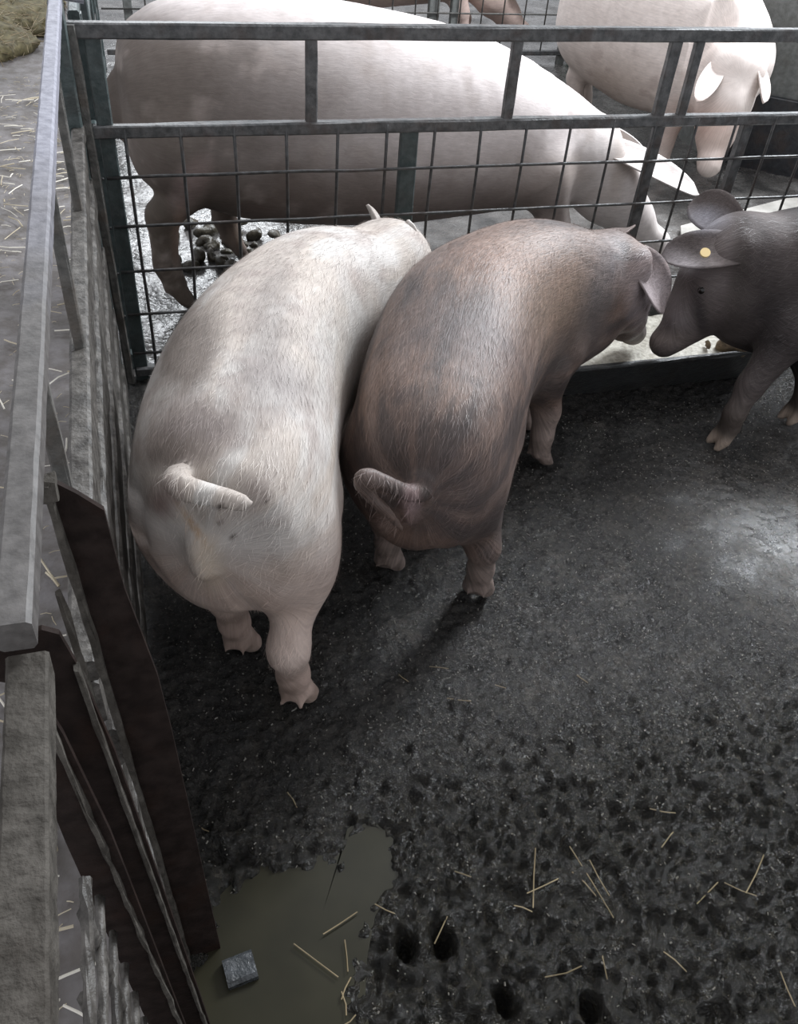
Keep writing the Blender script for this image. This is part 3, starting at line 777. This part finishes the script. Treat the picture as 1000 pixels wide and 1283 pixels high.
def paint_white(V, pix, F):
    c = np.tile(np.array([.47, .415, .37]), (len(V), 1))
    n = fbm(V, 9, 4, 1); n2 = fbm(V, 24, 4, 7); fl = flow_coords(F, V)[0]; st = fbm(fl*np.array([5., 24., 1.]), 1., 4, 2)
    c = lerp(c, (.56, .54, .515), sstep(.50, .30, st)*.7); c = lerp(c, (.36, .32, .295), sstep(.50, .72, st)*.5*sstep(.5, .62, V[:, 2]))
    c = lerp(c, (.52, .49, .465), sstep(.45, .7, n))
    c = lerp(c, (.34, .285, .26), .6*sstep(.48, .72, n2)*sstep(.62, .70, V[:, 2]+.1*n))
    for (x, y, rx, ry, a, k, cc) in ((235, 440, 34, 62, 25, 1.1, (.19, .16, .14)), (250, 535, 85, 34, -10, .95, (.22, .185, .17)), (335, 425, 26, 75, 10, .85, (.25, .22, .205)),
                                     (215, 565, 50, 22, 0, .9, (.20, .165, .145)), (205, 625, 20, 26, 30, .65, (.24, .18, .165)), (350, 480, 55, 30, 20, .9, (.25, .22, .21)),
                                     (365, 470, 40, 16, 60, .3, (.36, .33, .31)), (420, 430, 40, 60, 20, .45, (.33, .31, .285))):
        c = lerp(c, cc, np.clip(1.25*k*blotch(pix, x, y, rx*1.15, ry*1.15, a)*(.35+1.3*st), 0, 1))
    c = lerp(c, (.50, .375, .32), .7*sstep(.60, .40, V[:, 2]))                                # pinker hams
    c = lerp(c, (.50, .40, .27), .4*blotch(pix, 262, 705, 22, 40, -10))
    c = lerp(c, (.40, .25, .13), .75*blotch(pix, 243, 660, 5, 38, -35))
    for x, y, r in ((276, 636, 5), (276, 657, 2.5), (292, 673, 4), (332, 693, 2), (333, 628, 3)): c = lerp(c, (.09, .07, .06), .9*np.clip(1.6*blotch(pix, x, y, r, r), 0, 1))
    leg = sstep(.27, .17, V[:, 2]); c = lerp(c, (.48, .36, .31), leg*.8); c = lerp(c, (.27, .20, .165), .7*leg*sstep(.45, .7, n2))
    c = lerp(c, (.36, .28, .235), sstep(.075, .02, V[:, 2])*.7)
    return c
def paint_brown(V, pix, F):
    c = np.tile(np.array([.165, .112, .092]), (len(V), 1)); n = fbm(V, 8, 4, 3); n2 = fbm(V, 22, 4, 8)
    fl = flow_coords(F, V)[0]; st = fbm(fl*np.array([5., 26., 1.]), 1., 4, 12)
    c = lerp(c, (.205, .135, .105), sstep(.45, .7, n))
    c = lerp(c, (.075, .057, .054), sstep(.48, .72, n2)*.6); c = lerp(c, (.060, .048, .046), sstep(.46, .70, st)*.75); c = lerp(c, (.30, .225, .195), sstep(.48, .28, st)*.35)
    for (x, y, rx, ry, a, k, cc) in ((630, 330, 70, 60, 10, .55, (.28, .165, .115)), (565, 400, 60, 50, 0, .6, (.10, .080, .078)), (610, 430, 50, 50, 0, .5, (.16, .125, .12)), (700, 380, 60, 70, 20, .6, (.29, .205, .15)),
                                     (745, 400, 22, 90, 5, .6, (.13, .115, .115)), (770, 320, 25, 60, 10, .5, (.17, .16, .17)), (700, 450, 18, 60, 25, .6, (.09, .075, .07)), (818, 365, 34, 60, 0, .85, (.50, .43, .44)),
                                     (580, 610, 60, 70, 0, .5, (.125, .098, .095)), (460, 600, 40, 60, 0, .6, (.055, .042, .040)), (515, 630, 14, 26, 0, .8, (.34, .24, .24)), (478, 600, 30, 9, 20, .6, (.33, .26, .24)),
                                     (655, 300, 60, 20, 0, .3, (.33, .25, .21)), (640, 660, 30, 40, 0, .5, (.07, .058, .055))):
        c = lerp(c, cc, k*blotch(pix, x, y, rx, ry, a)*(.7+.6*n2))
    leg = sstep(.26, .16, V[:, 2]); c = lerp(c, (.33, .26, .23), leg*.85); c = lerp(c, (.18, .14, .12), .6*leg*sstep(.45, .7, n2))
    return c
def paint_black(V, pix, F):
    c = np.tile(np.array([.008, .008, .0095]), (len(V), 1)); n = fbm(V, 8, 4, 5); n2 = fbm(V, 25, 4, 6)
    c = lerp(c, (.018, .017, .017), sstep(.45, .7, n))
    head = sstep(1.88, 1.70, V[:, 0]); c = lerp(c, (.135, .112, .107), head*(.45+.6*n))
    for (x, y, rx, ry, a, k, cc) in ((850, 325, 40, 14, 25, .6, (.34, .31, .32)), (850, 400, 22, 34, 0, .6, (.33, .29, .29)), (840, 425, 40, 14, 0, .6, (.27, .22, .20)), (900, 330, 22, 60, 10, .5, (.27, .235, .23)), (925, 360, 14, 80, 5, .6, (.07, .06, .055)), (878, 395, 10, 45, -12, .7, (.045, .04, .042)), (965, 400, 36, 100, 0, .6, (.008, .008, .010)), (885, 275, 30, 18, 0, .8, (.30, .29, .32))):  # pale lilac ear and head blotches paint highlights into the coat
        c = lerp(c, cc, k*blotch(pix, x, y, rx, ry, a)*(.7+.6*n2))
    leg = sstep(.22, .10, V[:, 2]); c = lerp(c, (.085, .07, .06), leg*.8); c = lerp(c, (.40, .32, .26), sstep(.07, .03, V[:, 2])*.8)
    return c
def paint_sow(V, pix, F):
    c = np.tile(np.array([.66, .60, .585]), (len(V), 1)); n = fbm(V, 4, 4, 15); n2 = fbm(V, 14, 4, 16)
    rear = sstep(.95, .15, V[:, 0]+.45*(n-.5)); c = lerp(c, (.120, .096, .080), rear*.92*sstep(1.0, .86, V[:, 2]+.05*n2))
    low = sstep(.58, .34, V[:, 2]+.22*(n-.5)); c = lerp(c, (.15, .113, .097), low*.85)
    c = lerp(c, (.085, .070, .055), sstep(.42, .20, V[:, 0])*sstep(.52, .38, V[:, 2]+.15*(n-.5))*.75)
    hd = sstep(1.45, 1.65, V[:, 0]); c = lerp(c, (.60, .55, .53), hd*.9)
    c = lerp(c, (.42, .36, .33), .45*sstep(.55, .75, n2))
    for (x, y, rx, ry, a, k, cc) in ((240, 230, 22, 40, 30, .6, (.52, .40, .38)), (225, 290, 10, 40, 5, .6, (.36, .25, .20)), (300, 290, 14, 20, 0, .6, (.52, .40, .32)), (710, 215, 40, 26, 0, .5, (.33, .27, .23)), (775, 200, 14, 70, 8, .5, (.36, .30, .26)), (665, 220, 40, 60, 0, .3, (.42, .36, .33)),
                                     (420, 240, 90, 30, 0, .45, (.22, .18, .16)), (590, 250, 60, 26, 0, .5, (.16, .13, .12)), (190, 150, 60, 60, 0, .35, (.2, .165, .14))):
        c = lerp(c, cc, k*blotch(pix, x, y, rx, ry, a)*(.7+.6*n2))
    return c
def paint_far_sow(V, pix, F):
    c = np.tile(np.array([.74, .66, .62]), (len(V), 1)); n = fbm(V, 4, 4, 25); n2 = fbm(V, 16, 4, 26)
    c = lerp(c, (.42, .34, .29), .8*blotch(pix, 760, 110, 75, 55, 25)*(.6+.8*n))
    c = lerp(c, (.30, .22, .20), .5*sstep(.60, .72, n2)*blotch(pix, 780, 110, 90, 60))
    c = lerp(c, (.60, .40, .33), .8*blotch(pix, 870, 165, 60, 42)); c = lerp(c, (.42, .26, .20), .6*sstep(.45, .65, n2)*blotch(pix, 880, 175, 50, 40))
    c = lerp(c, (.40, .34, .31), sstep(.45, .2, V[:, 2])*.5)
    return c
def shift(field, dx, dy):
    def f():
        F = field(); F.lo = F.lo+np.array([dx, dy, 0]); F.ax = [F.ax[0]+dx, F.ax[1]+dy, F.ax[2]]
        F.spine = F.spine+np.array([dx, dy, 0, 0, 0]); F.ears = [(e[0]+np.array([dx, dy, 0]), e[1]+np.array([dx, dy, 0]), *e[2:]) for e in F.ears]; return F
    return f
up_keep = lambda c, n: (c[:, 2] > .22)*(.15+np.clip(n[:, 2]+.55, 0, 1.2))
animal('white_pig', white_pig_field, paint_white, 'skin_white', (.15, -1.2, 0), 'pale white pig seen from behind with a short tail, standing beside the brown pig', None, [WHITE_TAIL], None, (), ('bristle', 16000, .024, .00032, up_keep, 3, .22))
animal('brown_pig', brown_pig_field, paint_brown, 'skin_brown', (.6, -1.05, 0), 'reddish-brown hairy pig with a curled tail eating between white and black pigs', None, [BROWN_TAIL], None, (), ('bristle', 15000, .026, .00034, up_keep, 4, .22))
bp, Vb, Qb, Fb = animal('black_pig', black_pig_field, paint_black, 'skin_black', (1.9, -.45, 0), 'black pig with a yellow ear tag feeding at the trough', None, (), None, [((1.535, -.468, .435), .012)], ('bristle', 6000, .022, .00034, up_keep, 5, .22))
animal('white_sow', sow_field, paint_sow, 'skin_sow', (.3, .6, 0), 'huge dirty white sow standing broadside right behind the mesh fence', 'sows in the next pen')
animal('white_sow', shift(far_sow_field, .11, 0), paint_far_sow, 'skin_sow', (2.6, 1.8, 0), 'pinkish white sow facing the fence with lowered head, beyond the broadside sow', 'sows in the next pen')
# ear tag of the black pig
F = Field((0, 0, 0), (.1, .1, .1), .02)
tagp = np.array([1.50, -.475, .552])
def disc(c, nrm, r, th, n=20):
    nrm = np.array(nrm, float); nrm /= np.linalg.norm(nrm); a = np.cross(nrm, [0, 0, 1.]); a /= np.linalg.norm(a); b = np.cross(nrm, a)
    c = np.array(c, float)
    return [c+r*(math.cos(2*math.pi*k/n)*a+math.sin(2*math.pi*k/n)*b) for k in range(n)], nrm*th
ply, off = disc(tagp, (-.25, -.5, .8), .014, .006)
Geo().slab(ply, off).obj('ear_tag', 'ear_tag', bp)

# ---- background beyond the sows --------------------------------------------------------------
bf = thing('wire_mesh_fence', (2.2, 3.5, 0), 'far wire mesh fence with grey posts behind the sows', 'fence')
for z in (.95, .06): Geo().bar((-.05, 3.5, z), (5.0, 3.5, z), .03, .03).obj('rail', 'fence_steel', bf)
Geo().bar((-.05, 3.5, .40), (5.0, 3.5, .40), .012, .012).obj('rail', 'grey_post', bf)
for x, w_ in ((.1, .05), (1.18, .05), (1.36, .07), (1.98, .07), (2.12, .05), (2.92, .05), (3.05, .06), (3.9, .06), (4.8, .06)): Geo().bar((x, 3.52, -.02), (x, 3.52, .95), w_, .04, (0, 1, 0)).obj('post', 'partition', bf)
for x in np.arange(.2, 5.0, .15): Geo().tube([(x, 3.49, .05), (x, 3.49, .95)], .005, 6).obj('wire', 'grey_post', bf, True)
for z in (.18, .29, .52, .65, .8): Geo().tube([(-.05, 3.49, z), (5., 3.49, z)], .005, 6).obj('wire', 'grey_post', bf, True)
Geo().bar((3.02, 3.56, .0), (3.02, 3.56, .95), .05, .03, (0, 1, 0)).obj('post', 'green_paint', bf)

def plain(V, pix, F): return np.tile(np.array([.60, .46, .41]), (len(V), 1))*(.8+.4*fbm(V, 6, 3, 4))[:, None]
animal('pink_pig', shift(sow_field, .75, 3.32), plain, 'skin_sow', (1.5, 3.92, 0), 'pink pig half hidden behind the far wire fence and grey posts')

# solid partition on the right of the sow pen
wr = structure(Geo().bar((2.98, 1.75, .72), (3.9, .95, .72), .03, .78, seg=2).obj('wall_right', 'partition'))
structure(Geo().bar((2.97, 1.73, .165), (3.89, .93, .165), .05, .37, seg=2).obj('wall_right_shade', 'partition_shade'))  # added dark board that paints the deep shade low on the partition
structure(Geo().bar((3.3, 4.2, .5), (3.0, 1.75, .5), .03, 1.1, seg=2).obj('wall_right_back', 'partition'))
# pale dry slab in front of the partition
structure(Geo().slab([(2.05, .30, .004), (3.6, .15, .004), (3.6, 1.25, .004), (2.95, 1.05, .004), (2.35, .85, .004)], (0, 0, .012)).obj('floor_slab', 'pen_concrete'))

# ---- hay, dung, straw ------------------------------------------------------------------------
def strands(name, pts, mat, parent=None, r=.0016):
    g = Geo()
    for P in pts: g.tube(P, r, 4)
    return g.obj(name, mat, parent)
def stalk(x, y, z, L, a, tilt=0.):
    dx, dy = math.cos(a)*L/2, math.sin(a)*L/2
    b = RNG.normal(0, L*.05)
    return [(x-dx, y-dy, z-tilt), (x-dy*b/L*2, y+dx*b/L*2, z+.002), (x+dx, y+dy, z+tilt)]
hp = Field((-1.7, 3.0, -.05), (-.30, 6.0, .5), .03)
for i in range(90): hp.ell((-.95+RNG.normal(0, .28), 4.5+RNG.normal(0, .5), .03), (RNG.uniform(.10, .3), RNG.uniform(.10, .3), RNG.uniform(.03, .08)), None, .05)
Vh, Qh = hp.mesh(2); Vh = Vh+(np.stack([vnoise(Vh, 30, 1), vnoise(Vh, 30, 2), vnoise(Vh, 30, 3)], -1)-.5)*.05
hay = link_mesh('hay_pile', Vh, Qh, 'hay', None, True); tag(hay, 'heap of brown-green hay on the alley floor', 'hay', None, 'stuff')
pts = []
for k in range(1600):
    q = Vh[RNG.integers(len(Vh))]; a = RNG.uniform(0, 6.28); pts.append(stalk(q[0], q[1], q[2]+.012, RNG.uniform(.06, .16), a, RNG.normal(0, .02)))
s = strands('hay_stalks', pts, 'muddy_straw', hay); s['kind'] = 'stuff'
# alley straw: about a hundred stalks one can pick out, plus chaff
k = 0
while k < 150:
    x, y = RNG.uniform(-.75, -.14), RNG.uniform(-1.95, 2.9)
    u_ = project([(x, y, .01)])[0]
    if not (0 < u_[0] < 110 and 30 < u_[1] < 1283): continue
    a = RNG.normal(0, .8) if RNG.random() < .7 else RNG.uniform(0, 3.14)
    o = strands('straw_stalk', [stalk(x, y, .012, RNG.uniform(.03, .12), a)], 'pale_straw' if RNG.random() < .6 else 'straw', None, RNG.uniform(.0016, .0032))
    tag(o, 'pale dry straw stalk lying on the dusty alley floor', 'straw', 'straw stalks on the alley floor'); k += 1
pts = [stalk(RNG.uniform(-.9, -.14), RNG.uniform(-2.2, 3.2), .009, RNG.uniform(.01, .035), RNG.uniform(0, 3.14)) for _ in range(900)]
o = strands('chaff', pts, 'straw', None, .0011); tag(o, 'fine straw chaff strewn over the dusty alley floor', 'chaff', None, 'stuff')
# straw in the pen: traced single stalks
for (xa, ya, xb, yb_) in ((715, 1058, 770, 1148), (718, 1090, 748, 1120), (740, 1075, 765, 1120), (958, 1070, 934, 1120), (645, 1132, 668, 1140), (684, 1222, 730, 1208), (815, 1012, 848, 1016), (672, 1060, 669, 1135), (755, 1195, 762, 1225), (980, 1215, 1000, 1262),
                          (722, 848, 736, 858), (405, 1168, 448, 1140), (368, 1180, 424, 1222), (432, 1175, 436, 1215), (428, 1240, 434, 1270), (440, 1222, 428, 1250), (470, 1130, 500, 1146), (545, 1180, 560, 1150), (430, 1283, 446, 1270), (360, 990, 372, 1010), (250, 1035, 262, 1045),
                          (570, 1090, 590, 1100), (830, 1195, 862, 1215), (905, 1110, 950, 1120), (875, 1130, 900, 1105), (620, 860, 634, 862), (560, 875, 590, 880), (538, 835, 562, 838), (590, 690, 604, 700), (500, 845, 512, 855), (660, 1120, 700, 1100), (830, 1060, 845, 1040)):
    A = at_z(xa, ya, .0); B = at_z(xb, yb_, .0)
    A[2] = floor_z(*A[:2])+.003; B[2] = floor_z(*B[:2])+.003; A[2] = max(A[2], -.008); B[2] = max(B[2], -.008)
    M_ = (A+B)/2; M_[2] = max(M_[2], floor_z(*M_[:2])+.003); M_[:2] += RNG.normal(0, .002, 2)
    tag(strands('mud_straw', [[A, M_, B]], 'muddy_straw', None, .0011), 'thin brownish straw stalk stuck in the wet mud of the small pigs\' pen', 'straw', 'straw stalks in the pen mud')
# fine crumbs and fibre on the mud
g = Geo()
for k in range(6000):
    x, y = RNG.uniform(-.05, 2.3), RNG.uniform(-2.1, -.1); z = floor_z(x, y)
    if z < -.012 or (y > -.42 and .4 < x < 1.97): continue
    L = abs(RNG.normal(0, .0012))+.0006; a = RNG.uniform(0, 3.14); r = RNG.uniform(.0005, .0017)
    g.tube([(x-math.cos(a)*L, y-math.sin(a)*L, z+.001), (x+math.cos(a)*L, y+math.sin(a)*L, z+.002)], r, 4)
o = g.obj('straw_crumbs', 'straw_crumb'); tag(o, 'tiny pale straw crumbs speckled over the dark pen mud', 'straw', None, 'stuff')
# dung in the sow pen
dg = Field((.0, .5, -.04), (.75, 1.4, .10), .010)
for i in range(60): dg.ell((.34+RNG.normal(0, .12), .92+RNG.normal(0, .14), RNG.uniform(0, .02)), RNG.uniform(.012, .035, 3), None, .012)
Vd, Qd = dg.mesh(1); tag(link_mesh('dung_heap', Vd, Qd, 'dung', None, True), 'lumpy wet dung under the rump of the broadside sow', 'dung', None, 'stuff')
dg = Field((-.02, 1.4, -.04), (.6, 3.2, .12), .012)
for i in range(50): dg.ell((.22+RNG.normal(0, .09), 2.2+RNG.normal(0, .35), RNG.uniform(0, .02)), RNG.uniform(.015, .045, 3), None, .012)
Vd, Qd = dg.mesh(1); tag(link_mesh('dung_heap', Vd, Qd, 'dung', None, True), 'scattered dung clods on the wet floor by the teal side fence', 'dung', None, 'stuff')
